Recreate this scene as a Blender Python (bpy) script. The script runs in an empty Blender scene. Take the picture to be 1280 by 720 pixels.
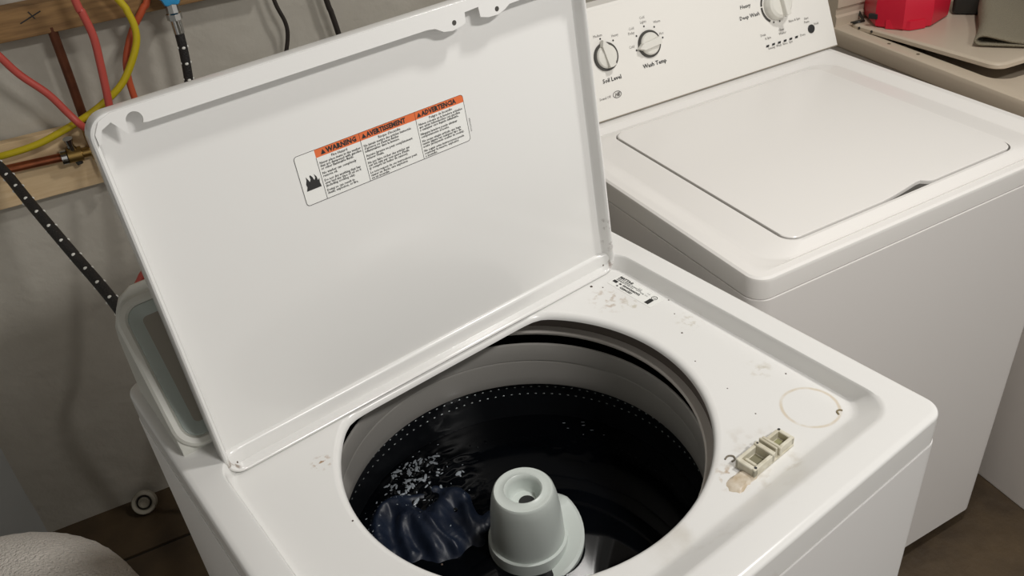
import bpy, bmesh, math, random
from math import sin, cos, pi, radians, sqrt, atan2, exp, hypot
from mathutils import Vector, Matrix, noise

random.seed(7)
scene = bpy.context.scene
C = scene.collection

# ------------------------------------------------------------------ camera
CAM = Vector((-0.080, -0.300, 1.608))
YAW, PITCH, ROLL, FPX = 0.604, 0.609, -0.104, 1098.2
_f = Vector((sin(YAW) * cos(PITCH), cos(YAW) * cos(PITCH), -sin(PITCH)))
_r = Vector((cos(YAW), -sin(YAW), 0)); _u = _r.cross(_f)
_r2 = cos(ROLL) * _r + sin(ROLL) * _u; _u2 = -sin(ROLL) * _r + cos(ROLL) * _u
cam = bpy.data.cameras.new('camera'); cam.sensor_width = 36; cam.lens = FPX / 1280 * 36; cam.clip_start = 0.02
camo = bpy.data.objects.new('camera', cam); C.objects.link(camo)
camo.matrix_world = Matrix(((_r2.x, _u2.x, -_f.x, CAM.x), (_r2.y, _u2.y, -_f.y, CAM.y), (_r2.z, _u2.z, -_f.z, CAM.z), (0, 0, 0, 1)))
scene.camera = camo

# ------------------------------------------------------------------ light
world = bpy.data.worlds.new('room'); scene.world = world; world.use_nodes = True
bg = world.node_tree.nodes['Background']; bg.inputs[0].default_value = (1.0, 0.965, 0.915, 1); bg.inputs[1].default_value = 0.54
def area(name, loc, target, sx, sy, watts, col):
    l = bpy.data.lights.new(name, 'AREA'); l.shape = 'RECTANGLE'; l.size = sx; l.size_y = sy; l.energy = watts; l.color = col
    o = bpy.data.objects.new(name, l); C.objects.link(o); o.location = loc
    o.rotation_euler = (Vector(target) - Vector(loc)).to_track_quat('-Z', 'Y').to_euler()
    return o
key = area('ceiling_tube_lamp', (0.66, -0.88, 2.34), (0.58, 0.30, 0.9), 0.36, 0.10, 10.5, (1.0, 0.975, 0.94))
key.data.spread = radians(150)
area('top_fill_lamp', (1.12, 0.12, 2.42), (1.12, 0.15, 0.0), 0.14, 0.14, 12.0, (1.0, 0.975, 0.935))  # added overhead fill that brightens the machine tops
vs = scene.view_settings
vs.view_transform = 'Standard'; vs.look = 'None'; vs.gamma = 1; vs.exposure = 0.07; vs.use_curve_mapping = False

# ------------------------------------------------------------------ helpers
class MB:
    def __init__(s, M=None): s.v = []; s.f = []; s.M = M or Matrix()
    def pt(s, p): s.v.append(s.M @ Vector(p)); return len(s.v) - 1
    def loops(s, loops, cap0=False, cap1=False, wrap=False):
        n = len(loops[0]); ids = [[s.pt(p) for p in L] for L in loops]
        m = len(ids)
        for i in range(m if wrap else m - 1):
            A, B = ids[i], ids[(i + 1) % m]
            for k in range(n): s.f.append((A[k], A[(k + 1) % n], B[(k + 1) % n], B[k]))
        if cap0: s.f.append(tuple(reversed(ids[0])))
        if cap1: s.f.append(tuple(ids[-1]))
        return s
    def strip(s, rows):
        ids = [[s.pt(p) for p in R] for R in rows]
        for A, B in zip(ids, ids[1:]):
            for k in range(len(A) - 1): s.f.append((A[k], A[k + 1], B[k + 1], B[k]))
        return s
    def poly(s, pts): s.f.append(tuple(s.pt(p) for p in pts)); return s
    def prism(s, pts2, z0, z1):
        return s.loops([[(x, y, z0) for x, y in pts2], [(x, y, z1) for x, y in pts2]], True, True)
    def box(s, x0, x1, y0, y1, z0, z1, b=0.0, seg=2):
        bm = bmesh.new(); bmesh.ops.create_cube(bm, size=1)
        for v in bm.verts: v.co = Vector(((x0 + x1) / 2 + v.co.x * (x1 - x0), (y0 + y1) / 2 + v.co.y * (y1 - y0), (z0 + z1) / 2 + v.co.z * (z1 - z0)))
        if b: bmesh.ops.bevel(bm, geom=bm.edges[:], offset=b, segments=seg, profile=0.5, affect='EDGES')
        bm.verts.ensure_lookup_table(); off = len(s.v)
        for v in bm.verts: s.v.append(s.M @ v.co)
        for f in bm.faces: s.f.append(tuple(off + v.index for v in f.verts))
        bm.free(); return s
    def tube(s, pts, r, n=12, caps=True):
        P = [Vector(p) for p in pts]; rs = r if isinstance(r, (list, tuple)) else [r] * len(P)
        T = [(P[min(i + 1, len(P) - 1)] - P[max(i - 1, 0)]).normalized() for i in range(len(P))]
        a = T[0].orthogonal().normalized(); L = []
        for i, p in enumerate(P):
            a = (a - T[i] * a.dot(T[i])).normalized(); b = T[i].cross(a)
            L.append([p + (a * cos(2 * pi * k / n) + b * sin(2 * pi * k / n)) * rs[i] for k in range(n)])
        return s.loops(L, caps, caps)
    def lathe(s, prof, c=(0, 0, 0), n=64, closed=False):
        return s.loops([[(c[0] + r * cos(2 * pi * k / n), c[1] + r * sin(2 * pi * k / n), c[2] + z) for k in range(n)] for r, z in prof], False, False, closed)
    def disc(s, c, r, n=24): return s.poly([(c[0] + r * cos(2 * pi * k / n), c[1] + r * sin(2 * pi * k / n), c[2]) for k in range(n)])
    def text(s, body, size, loc, align='LEFT', bold=0.0, M=None, space=1.0, shear=0.0, line=1.0, xs=1.0):
        cu = bpy.data.curves.new('t', 'FONT'); cu.body = body; cu.size = size; cu.align_x = align; cu.resolution_u = 1
        cu.offset = bold; cu.space_character = space; cu.shear = shear; cu.space_line = line
        ob = bpy.data.objects.new('t', cu); C.objects.link(ob)
        me = ob.to_mesh(); off = len(s.v); MM = s.M @ (M or Matrix())
        for v in me.vertices: s.v.append(MM @ (Vector((v.co.x * xs, v.co.y, 0)) + Vector(loc)))
        for p in me.polygons: s.f.append(tuple(off + i for i in p.vertices))
        ob.to_mesh_clear(); bpy.data.objects.remove(ob); bpy.data.curves.remove(cu)
        return s
    def build(s, name, mat, parent=None, ang=35, kind=None, recalc=True):
        me = bpy.data.meshes.new(name); me.from_pydata([tuple(v) for v in s.v], [], s.f)
        if recalc:
            bm = bmesh.new(); bm.from_mesh(me); bmesh.ops.recalc_face_normals(bm, faces=bm.faces[:]); bm.to_mesh(me); bm.free()
        me.validate(); me.materials.append(mat)
        if ang:
            me.shade_smooth()
            me.set_sharp_from_angle(angle=radians(ang))
        o = bpy.data.objects.new(name, me); C.objects.link(o)
        if ang and ang <= 60 and len(s.f) < 40000:
            wn = o.modifiers.new('normals', 'WEIGHTED_NORMAL'); wn.keep_sharp = True
        if parent:
            o.parent = parent
            if parent.type == 'EMPTY': o.matrix_parent_inverse = (Matrix.Translation(parent.location) @ parent.rotation_euler.to_matrix().to_4x4()).inverted()
        if kind: o['kind'] = kind
        return o
def thing(name, loc, label, cat, rz=0, group=None):
    o = bpy.data.objects.new(name, None); C.objects.link(o); o.location = loc; o.rotation_euler = (0, 0, rz); o.empty_display_size = 0.05
    o['label'] = label; o['category'] = cat
    if group: o['group'] = group
    return o
def tag(o, label, cat, group=None, kind=None):
    o['label'] = label; o['category'] = cat
    if group: o['group'] = group
    if kind: o['kind'] = kind
    return o
def rrect(x0, x1, y0, y1, r, ne=10, nc=6):
    out = []
    cs = [(x1 - r, y0 + r, -pi / 2), (x1 - r, y1 - r, 0), (x0 + r, y1 - r, pi / 2), (x0 + r, y0 + r, pi)]
    for i, (cx, cy, a0) in enumerate(cs):
        for k in range(nc + 1):
            a = a0 + pi / 2 * k / nc; out.append((cx + r * cos(a), cy + r * sin(a)))
        nx, ny, na = cs[(i + 1) % 4]; p = out[-1]; qx, qy = nx + r * cos(na), ny + r * sin(na)
        for k in range(1, ne): t = k / ne; out.append((p[0] + (qx - p[0]) * t, p[1] + (qy - p[1]) * t))
    return out
def catmull(P, n=8):
    P = [Vector(p) for p in P]; Q = [2 * P[0] - P[1]] + P + [2 * P[-1] - P[-2]]; out = []
    for i in range(1, len(Q) - 2):
        a, b, c, d = Q[i - 1:i + 3]
        for k in range(n):
            t = k / n
            out.append(0.5 * ((2 * b) + (c - a) * t + (2 * a - 5 * b + 4 * c - d) * t * t + (3 * b - a - 3 * c + d) * t ** 3))
    out.append(P[-1]); return out

# ------------------------------------------------------------------ materials
def srgb(r, g, b):
    f = lambda c: (c / 255 / 12.92) if c / 255 <= 0.04045 else ((c / 255 + 0.055) / 1.055) ** 2.4
    return (f(r), f(g), f(b), 1)
def mat(name, col, rough=0.5, metal=0.0, noise_amt=0.0, nscale=20.0, col2=None, bump=0.0, bscale=60.0, spec=0.5, stretch=None, coat=0.0, sheen=0.0):
    m = bpy.data.materials.new(name); m.use_nodes = True; nt = m.node_tree; b = nt.nodes['Principled BSDF']
    b.inputs['Base Color'].default_value = col; b.inputs['Roughness'].default_value = rough; b.inputs['Metallic'].default_value = metal
    b.inputs['Specular IOR Level'].default_value = spec; b.inputs['Coat Weight'].default_value = coat; b.inputs['Sheen Weight'].default_value = sheen
    tc = nt.nodes.new('ShaderNodeTexCoord'); vec = tc.outputs['Object']
    if stretch:
        mp = nt.nodes.new('ShaderNodeMapping'); mp.inputs['Scale'].default_value = stretch; nt.links.new(vec, mp.inputs['Vector']); vec = mp.outputs[0]
    if noise_amt:
        n = nt.nodes.new('ShaderNodeTexNoise'); n.inputs['Scale'].default_value = nscale; n.inputs['Detail'].default_value = 6; nt.links.new(vec, n.inputs['Vector'])
        mr = nt.nodes.new('ShaderNodeMapRange'); mr.inputs[1].default_value = 0.35; mr.inputs[2].default_value = 0.7; mr.inputs[4].default_value = noise_amt
        nt.links.new(n.outputs[0], mr.inputs[0])
        mx = nt.nodes.new('ShaderNodeMix'); mx.data_type = 'RGBA'; mx.inputs[6].default_value = col; mx.inputs[7].default_value = col2 or tuple(c * 0.5 for c in col[:3]) + (1,)
        nt.links.new(mr.outputs[0], mx.inputs[0]); nt.links.new(mx.outputs[2], b.inputs['Base Color'])
    if bump:
        n2 = nt.nodes.new('ShaderNodeTexNoise'); n2.inputs['Scale'].default_value = bscale; n2.inputs['Detail'].default_value = 4; nt.links.new(vec, n2.inputs['Vector'])
        bp = nt.nodes.new('ShaderNodeBump'); bp.inputs['Strength'].default_value = bump; bp.inputs['Distance'].default_value = 0.01
        nt.links.new(n2.outputs[0], bp.inputs['Height']); nt.links.new(bp.outputs[0], b.inputs['Normal'])
    return m
def stain(m, spots):
    """spots: (x, y, z, radius, ring_width or 0, colour, strength, noise scale) - dirt and rust on the enamel, in place on the object"""
    nt = m.node_tree; b = nt.nodes['Principled BSDF']; N = nt.nodes.new; Lk = nt.links.new
    tc = N('ShaderNodeTexCoord'); inp = b.inputs['Base Color']
    cur = inp.links[0].from_socket if inp.links else None
    def M(op, a, bb):
        n = N('ShaderNodeMath'); n.operation = op
        for i, x in enumerate((a, bb)):
            if isinstance(x, (int, float)): n.inputs[i].default_value = x
            elif x is not None: Lk(x, n.inputs[i])
        return n.outputs[0]
    for (x, y, z, r, ring, col, st, ns) in spots:
        d = N('ShaderNodeVectorMath'); d.operation = 'DISTANCE'; d.inputs[1].default_value = (x, y, z); Lk(tc.outputs['Object'], d.inputs[0])
        n = N('ShaderNodeTexNoise'); n.inputs['Scale'].default_value = ns; n.inputs['Detail'].default_value = 5; Lk(tc.outputs['Object'], n.inputs['Vector'])
        dist = d.outputs['Value']
        if ring: dist = M('ABSOLUTE', M('SUBTRACT', M('ADD', dist, M('MULTIPLY', M('SUBTRACT', n.outputs[0], 0.5), ring * 1.2)), r), 0); rr = ring
        else: rr = r
        mr = N('ShaderNodeMapRange'); mr.inputs[1].default_value = rr; mr.inputs[2].default_value = rr * 0.3; mr.clamp = True; Lk(dist, mr.inputs[0])
        nz = N('ShaderNodeMapRange'); nz.inputs[1].default_value = 0.20 if ring else 0.52; nz.inputs[2].default_value = 0.60 if ring else 0.66; Lk(n.outputs[0], nz.inputs[0])
        fac = M('MULTIPLY', M('MULTIPLY', mr.outputs[0], nz.outputs[0]), st)
        mx = N('ShaderNodeMix'); mx.data_type = 'RGBA'; Lk(fac, mx.inputs[0]); mx.inputs[7].default_value = col
        if cur: Lk(cur, mx.inputs[6])
        else: mx.inputs[6].default_value = inp.default_value
        cur = mx.outputs[2]
    Lk(cur, inp)
    return m
WHITE = (0.76, 0.755, 0.735, 1)
enamel = mat('white_enamel', WHITE, 0.28)
enamel_body = mat('white_cabinet_paint', (0.76, 0.75, 0.735, 1), 0.4, noise_amt=0.2, nscale=3, col2=(0.70, 0.685, 0.67, 1))
kenmore = mat('off_white_enamel', (0.81, 0.79, 0.76, 1), 0.25)
dim_bisque = mat('dim_bisque_enamel', (0.54, 0.46, 0.36, 1), 0.35)  # enamel tone darkened to carry the dim light at the right end
kplastic = mat('white_console_plastic', (0.81, 0.79, 0.745, 1), 0.3)
rust = srgb(165, 142, 116); dirt = srgb(186, 178, 160); tan = srgb(196, 176, 140)
deckm = mat('porcelain_deck', WHITE, 0.22)
stain(deckm, [(0.603, 0.115, 0.89, 0.0325, 0.0026, tan, 0.55, 60), (0.585, 0.43, 0.89, 0.035, 0, rust, 0.75, 90), (0.60, 0.40, 0.89, 0.02, 0, dirt, 0.7, 120),
              (0.135, 0.429, 0.89, 0.014, 0, srgb(150, 110, 60), 1, 160), (0.615, 0.197, 0.89, 0.02, 0, dirt, 0.6, 80), (0.625, 0.32, 0.89, 0.022, 0, dirt, 0.6, 130),
              (0.455, 0.105, 0.89, 0.022, 0, srgb(165, 135, 95), 0.9, 90), (0.50, 0.10, 0.89, 0.06, 0, srgb(185, 175, 160), 0.6, 45), (0.16, 0.29, 0.89, 0.03, 0, dirt, 0.4, 110),
              (0.40, 0.06, 0.89, 0.12, 0, srgb(185, 178, 165), 0.5, 14)])
lidm = mat('lid_enamel', WHITE, 0.16)
stain(lidm, [(0.641, 0.487, 0.935, 0.017, 0, srgb(90, 66, 50), 0.9, 70), (0.641, 0.490, 0.962, 0.013, 0, srgb(90, 66, 50), 0.9, 90), (0.640, 0.481, 0.900, 0.018, 0, srgb(105, 75, 55), 1, 60), (0.05, 0.48, 0.90, 0.022, 0, srgb(120, 100, 80), 0.8, 90)])
dark_plastic = mat('dark_tub_cover', srgb(92, 84, 77), 0.5)
grey_plastic = mat('grey_tub_stripe', srgb(205, 199, 192), 0.45)
balance = mat('grey_balance_ring', srgb(164, 161, 156), 0.32, noise_amt=0.2, nscale=6, col2=srgb(150, 147, 142))
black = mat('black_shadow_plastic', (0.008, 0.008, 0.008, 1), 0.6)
basketm = mat('shade_black_basket', (0.006, 0.007, 0.009, 1), 0.35)  # near-black colour carries the shade inside the basket
dotm = mat('basket_hole_glints', srgb(150, 156, 156), 0.3, metal=0.6)  # bright dot colour stands for light caught at the basket holes
agit = mat('agitator_plastic', srgb(205, 212, 207), 0.35)
waterm = mat('murky_wash_water', (0.0015, 0.002, 0.003, 1), 0.04, spec=0.3)
foamm = mat('bubbles_and_glints', (0.30, 0.33, 0.36, 1), 0.08)  # pale beads stand for soap foam and for glints on wet cloth
denim = mat('wet_navy_cloth', (0.005, 0.009, 0.021, 1), 0.45, noise_amt=0.6, nscale=30, col2=(0.011, 0.020, 0.042, 1), bump=0.05, bscale=250)
fascia = mat('dark_grey_fascia', srgb(138, 134, 124), 0.12)
trimteal = mat('grey_green_trim', srgb(164, 173, 168), 0.2)
capplastic = mat('light_grey_console_plastic', srgb(200, 200, 192), 0.35)
latchm = mat('aged_beige_plastic', srgb(216, 212, 196), 0.5, noise_amt=0.7, nscale=80, col2=srgb(180, 172, 148))
residue = mat('dried_glue', srgb(208, 198, 182), 0.35, noise_amt=0.8, nscale=90, col2=srgb(172, 150, 116))
ink = mat('black_ink', (0.02, 0.02, 0.02, 1), 0.5); greyink = mat('grey_ink', (0.16, 0.15, 0.14, 1), 0.5)
orange = mat('orange_print', srgb(222, 110, 58), 0.45); paper = mat('white_sticker', srgb(232, 232, 228), 0.4)
knobm = mat('knob_plastic', srgb(222, 220, 212), 0.3); knobdark = mat('dark_knob_ring', srgb(70, 68, 64), 0.35)
concrete = mat('painted_concrete_wall', srgb(188, 183, 172), 0.75, noise_amt=0.6, nscale=5, col2=srgb(168, 162, 150), bump=0.35, bscale=25)
leftwall = mat('grey_painted_wall', srgb(176, 178, 176), 0.7, noise_amt=0.4, nscale=4, col2=srgb(160, 162, 160))
floorm = mat('stained_concrete_floor', srgb(84, 68, 46), 0.6, noise_amt=0.9, nscale=7, col2=srgb(54, 42, 28), bump=0.3, bscale=30)
ceilm = mat('dark_wood_ceiling', srgb(92, 76, 58), 0.8)
groovem = mat('dark_floor_joint', (0.01, 0.008, 0.006, 1), 0.9)
wood = mat('pale_pine', srgb(226, 200, 160), 0.6, noise_amt=0.7, nscale=6, col2=srgb(206, 176, 132), stretch=(2, 2, 18))
wood2 = mat('aged_brown_lumber', srgb(152, 118, 74), 0.65, noise_amt=0.8, nscale=6, col2=srgb(108, 78, 46), stretch=(2, 2, 22))
copper = mat('copper', srgb(176, 104, 70), 0.35, metal=0.85, noise_amt=0.8, nscale=18, col2=srgb(110, 62, 44))
copper_dark = mat('tarnished_copper', srgb(112, 66, 44), 0.45, metal=0.6, noise_amt=0.8, nscale=30, col2=srgb(70, 40, 28))
brass = mat('brass', srgb(170, 140, 84), 0.3, metal=0.9); chrome = mat('chrome', srgb(190, 190, 188), 0.15, metal=1.0)
redpex = mat('red_tube', srgb(190, 80, 70), 0.4); orangepex = mat('orange_tube', srgb(190, 86, 52), 0.4); yellow = mat('yellow_tube', srgb(200, 180, 30), 0.4)
blackhose = mat('black_braided_hose', srgb(34, 31, 29), 0.55, bump=0.5, bscale=400); fleck = mat('white_tracer', srgb(235, 235, 228), 0.5)
cordm = mat('dark_cord', srgb(40, 33, 28), 0.5); bluem = mat('blue_handle', srgb(54, 150, 205), 0.35)
pvc = mat('white_pvc', srgb(165, 160, 146), 0.45)
terry = mat('white_terry', srgb(238, 230, 220), 0.95, bump=1.0, bscale=220, sheen=0.3)
hamperm = mat('white_hamper_plastic', srgb(205, 200, 192), 0.5)
redplastic = mat('red_plastic', srgb(206, 30, 56), 0.35); greycloth = mat('taupe_grey_cloth', srgb(128, 120, 102), 0.95, bump=0.5, bscale=300)
blackstuff = mat('black_plastic', srgb(30, 30, 26), 0.35)

# ------------------------------------------------------------------ setting
WA = radians(-11.5); WP = Vector((-0.02, 1.545, 0)); WU = Vector((cos(WA), sin(WA), 0)); WN = Vector((sin(WA), -cos(WA), 0))
def wp(s, h, off=0.0): return WP + WU * s + WN * off + Vector((0, 0, h))
# wall frame: x along the wall, y out of the wall into the room, z up   (left-handed frame is fixed by recalculating normals)
MW = Matrix(((WU.x, WN.x, 0, WP.x), (WU.y, WN.y, 0, WP.y), (0, 0, 1, 0), (0, 0, 0, 1)))
def struct(o): o['kind'] = 'structure'; return o
wb = MB(MW)
NX, NZ = 60, 36
rows = []
for j in range(NZ + 1):
    rows.append([(-0.197 + 4.0 * i / NX, 0.010 * (noise.noise(Vector((i * 0.22, j * 0.25, 3))) - 0.6) if j else 0, 2.5 * j / NZ) for i in range(NX + 1)])
wb.strip(rows)
wb.box(-0.4, 3.8, -0.14, -0.02, 0, 2.5)
struct(wb.build('wall_back', concrete))
wl = MB(MW @ Matrix.Translation((-0.197, 0, 0)) @ Matrix.Rotation(radians(25), 4, 'Z')); wl.box(-0.12, 0.0, -0.10, 2.6, 0, 2.5); struct(wl.build('wall_left', leftwall))
fl = MB(MW)
fl.box(-2.0, 4.2, -0.1, 0.178, -0.08, 0.0, 0.003); fl.box(-2.0, 4.2, 0.186, 3.2, -0.08, 0.0, 0.003)
struct(MB(MW).box(-2.0, 4.2, -0.14, 3.2, 2.5, 2.56).build('ceiling', ceilm))
flo = struct(fl.build('floor', floorm)); MB(MW).box(-0.4, 4.2, 0.176, 0.188, -0.07, -0.006).build('joint', groovem, flo)

# ------------------------------------------------------------------ the open washing machine
W, D, H = 0.686, 0.70, 0.915
w1 = thing('washing_machine', (W / 2, D / 2, 0), 'white top-load washing machine in front with its lid propped open', 'washing machine')
NE, NC = 36, 8
def L(x0, x1, y0, y1, r, z): return [(x, y, z) for x, y in rrect(x0, x1, y0, y1, r, NE, NC)]
def O(i, z, r=0.024): return L(i, W - i, i, D - i, max(r - i, 0.004), z)
body = MB()
body.loops([O(0.004, 0.045), O(0.0, 0.05), O(0.0, 0.8700), O(0.0006, 0.8712), O(0.0015, 0.8715), O(0.02, 0.8716)], True, False)
body.build('cabinet', enamel_body, w1)
for fx in (0.06, W - 0.06):
    for fy in (0.07, D - 0.07):
        MB().lathe([(0.0, 0.0), (0.022, 0.0), (0.024, 0.006), (0.020, 0.018), (0.008, 0.022), (0.008, 0.05), (0, 0.05)], (fx, fy, 0), 16).build('foot', knobdark, w1)
# top deck: outer skirt, rounded rim, sloped step down to the recessed deck, D-shaped opening
CY, HR, ZD = 0.317, 0.2155, 0.890
yb = 0.4745     # straight back edge of the opening
def hole(pts, dr, z, rb=0.0):
    out = []
    for x, y, _ in pts:
        a = atan2(y - 0.30, x - W / 2); dx, dy = cos(a), sin(a)
        # ray from (W/2, .30) to the circle around (W/2, CY)
        R = HR + dr; oy = 0.30 - CY; bq = dy * oy; t = -bq + sqrt(bq * bq - oy * oy + R * R)
        lim = (yb + dr - 0.30) / dy if dy > 1e-6 else 9
        k = 60.0   # soft minimum rounds the two back corners
        tt = -1 / k / 3 * math.log(exp(-3 * k * t) + exp(-3 * k * min(lim, 1.0)))
        out.append((W / 2 + dx * tt, 0.30 + dy * tt, z))
    return out
rec_t = L(0.0365, W - 0.0365, 0.040, 0.494, 0.036, 0.9143)
rec_t2 = L(0.0385, W - 0.0385, 0.044, 0.491, 0.034, 0.911)
rec_m = L(0.0405, W - 0.0405, 0.066, 0.489, 0.031, 0.895)
rec_b0 = L(0.0420, W - 0.0420, 0.071, 0.488, 0.030, 0.8912)
rec_b = L(0.0455, W - 0.0455, 0.075, 0.486, 0.028, ZD)
ref = L(0.060, W - 0.060, 0.084, 0.478, 0.020, ZD)
top = MB()
top.loops([O(0.002, 0.8722), O(0.0012, 0.873), O(0.0012, 0.908), O(0.002, 0.912), O(0.0045, 0.9143), O(0.0095, H), L(0.034, W - 0.034, 0.036, 0.498, 0.038, H - 0.0001),
           rec_t, rec_t2, rec_m, rec_b0, rec_b, L(0.0485, W - 0.0485, 0.078, 0.4845, 0.026, ZD), hole(rec_b, 0.009, ZD), hole(rec_b, 0.0055, ZD - 0.0006), hole(rec_b, 0.0025, ZD - 0.0025), hole(rec_b, 0.0005, ZD - 0.0055), hole(rec_b, 0.0, ZD - 0.009), hole(rec_b, 0.003, ZD - 0.0105)])
top.build('top_deck', deckm, w1, ang=40)
# tub seen through the opening
TC = (W / 2, 0.335, 0)
MB().lathe([(0.262, 0.866), (0.236, 0.864), (0.234, 0.846), (0.232, 0.844)], TC, 96).build('tub_cover', dark_plastic, w1)
MB().lathe([(0.240, 0.846), (0.2235, 0.8455), (0.2215, 0.843), (0.2235, 0.8385), (0.240, 0.837)], TC, 96).build('tub_seal', grey_plastic, w1)
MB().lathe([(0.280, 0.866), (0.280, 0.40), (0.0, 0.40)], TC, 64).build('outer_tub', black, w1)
br = [(0.246, 0.775), (0.240, 0.790), (0.2345, 0.796), (0.2335, 0.8145), (0.2320, 0.8165), (0.2302, 0.8165), (0.2287, 0.8148), (0.2280, 0.804), (0.2285, 0.787), (0.2305, 0.7845), (0.2295, 0.782), (0.2305, 0.755), (0.2325, 0.738), (0.236, 0.734), (0.243, 0.732)]
MB().lathe(br, TC, 128).build('balance_ring', balance, w1, ang=50)
bk = MB().lathe([(0.244, 0.734), (0.2440, 0.70), (0.2440, 0.47), (0.225, 0.45), (0.05, 0.44)], TC, 96).build('basket', basketm, w1)
dots = MB()
for z, ph in ((0.7225, 0), (0.7085, 0.5)):
    for k in range(124):
        a = 2 * pi * (k + ph) / 124; c = Vector((TC[0] + 0.2434 * cos(a), TC[1] + 0.2434 * sin(a), z)); t = Vector((-sin(a), cos(a), 0)); n_ = Vector((-cos(a), -sin(a), 0))
        base = [c + t * 0.0020 * cos(q) + Vector((0, 0, 0.0011 * sin(q))) for q in (0, pi / 3, 2 * pi / 3, pi, 4 * pi / 3, 5 * pi / 3)]
        dots.loops([base, [c + (b_ - c) * 0.5 + n_ * 0.0006 for b_ in base]], False, True)
dots.build('perforation_glint', dotm, bk, kind='stuff')
# agitator
ag = MB()
ag.lathe([(0.0, 0.746), (0.016, 0.746), (0.0195, 0.750), (0.0205, 0.762), (0.0225, 0.7665), (0.0245, 0.768), (0.030, 0.7655), (0.0335, 0.7668), (0.0372, 0.7668), (0.0395, 0.764), (0.0425, 0.752), (0.0455, 0.730), (0.0475, 0.705), (0.0485, 0.683), (0.0485, 0.680)], TC, 48)
ago = ag.build('agitator', agit, w1, ang=45)
MB().lathe([(0.0105, 0.7460), (0.0105, 0.7463), (0.0, 0.7464)], (TC[0] + 0.001, TC[1] - 0.004, 0.0), 24).build('bolt_hole', black, ago)
sk = MB()
sk.lathe([(0.0475, 0.682), (0.0525, 0.6815), (0.0535, 0.672), (0.054, 0.64), (0.060, 0.60), (0.10, 0.52), (0.18, 0.47)], TC, 48)
# spiral vane that winds round the barrel
va = []
for i in range(33):
    a = radians(-130) + radians(215) * i / 32; z = 0.693 - 0.040 * abs(i - 20) / 20; ro = 0.074 * (1 - 0.30 * abs((i - 16) / 16) ** 4)
    cx, cy = TC[0], TC[1]
    va.append([(cx + r * cos(a), cy + r * sin(a), zz) for r, zz in ((0.046, z), (ro - 0.004, z + 0.002), (ro, z - 0.001), (ro, z - 0.008), (ro - 0.004, z - 0.011), (0.046, z - 0.014))])
sk.loops(va, True, True)
sk.build('agitator_vane', agit, ago, ang=40)
# lid
LE, LY, LTH, LL, LZ = 0.0448, 0.4757, 0.1147, 0.4275, 0.8906
LW = W - 2 * LE
ML = Matrix(((1, 0, 0, LE), (0, sin(LTH), -cos(LTH), LY), (0, cos(LTH), sin(LTH), LZ), (0, 0, 0, 1)))    # x along hinge, y up the lid, z towards the room
def Lo(o, z, r=0.022): return [(x, y, z) for x, y in rrect(o, LW - o, o, LL - o, max(r - o, 0.004), 20, 8)]
lid = MB(ML)
lid.loops([Lo(0.030, -0.0185), Lo(0.016, -0.0185), Lo(0.010, -0.0175), Lo(0.0075, -0.014), Lo(0.0065, -0.004), Lo(0.0050, -0.001), Lo(0.003, 0.0), Lo(0.001, -0.001), Lo(0.0, -0.004), Lo(0.0, -0.019), Lo(0.002, -0.0235), Lo(0.007, -0.025), Lo(0.03, -0.025)], True, True)
lido = lid.build('lid', lidm, w1, ang=40)
# folded flange along the lid's front edge with its strike tab, notch and screw holes
arcn = [(0.0425 + 0.0078 * cos(radians(q)), 0.4135 + 0.0078 * sin(radians(q))) for q in range(-35, 205, 15)]
fl = [(0.024, 0.4262), (0.012, 0.4215), (0.0055, 0.411), (0.0055, 0.400), (0.0085, 0.404), (0.0125, 0.4135), (0.022, 0.4178), (0.0335, 0.4025)] + arcn[::-1] + [(0.0525, 0.408), (0.30, 0.408), (0.366, 0.408), (0.376, 0.4065), (0.386, 0.4005), (0.398, 0.3985), (0.412, 0.401), (0.4165, 0.403), (0.4175, 0.414), (0.4365, 0.4150), (0.4375, 0.4035), (0.448, 0.4005), (0.462, 0.400), (0.472, 0.403), (0.480, 0.4075), (0.50, 0.408), (LW - 0.03, 0.408), (LW - 0.012, 0.406), (LW - 0.0055, 0.400), (LW - 0.0055, 0.411), (LW - 0.012, 0.4215), (LW - 0.022, 0.4262)]
MB(ML).prism(fl, -0.0015, 0.0008).build('lid_flange', lidm, lido)
for hx in (0.4015, 0.4615): MB(ML).lathe([(0.0, 0.0010), (0.0028, 0.0010), (0.0032, 0.0004)], (hx, 0.4065, 0), 16).build('screw_hole', knobdark, lido)
rusty = mat('rusty_hinge', srgb(105, 92, 80), 0.5, metal=0.4)
for hx in (0.0135, LW - 0.0135): MB(ML).box(hx - 0.003, hx + 0.003, 0.006, 0.013, -0.018, -0.010, 0.002).build('hinge_pin', rusty, lido)
# warning sticker on the lid
SX0, SX1, SY0, SY1 = 0.184, 0.406, 0.262, 0.320
zs = -0.0182
def rr2(x0, x1, y0, y1, r): return rrect(x0, x1, y0, y1, r, 1, 5)
st = MB(ML).prism(rr2(SX0, SX1, SY0, SY1, 0.004), -0.0186, zs).build('warning_sticker', paper, w1)
st['label'] = 'trilingual orange and white fire warning sticker'
bo = MB(ML)
o_, i_ = rr2(SX0, SX1, SY0, SY1, 0.004), rr2(SX0 + 0.0006, SX1 - 0.0006, SY0 + 0.0006, SY1 - 0.0006, 0.0035)
bo.loops([[(x, y, zs + 0.0001) for x, y in o_], [(x, y, zs + 0.0001) for x, y in i_]])
C1, C2, C3, YB = 0.209, 0.2645, 0.338, SY1 - 0.0095
for xx in (C1, C2, C3): bo.poly([(xx - 0.0003, SY0, zs + 0.0001), (xx + 0.0003, SY0, zs + 0.0001), (xx + 0.0003, YB, zs + 0.0001), (xx - 0.0003, YB, zs + 0.0001)])
bo.build('border', ink, st, ang=0)
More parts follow.
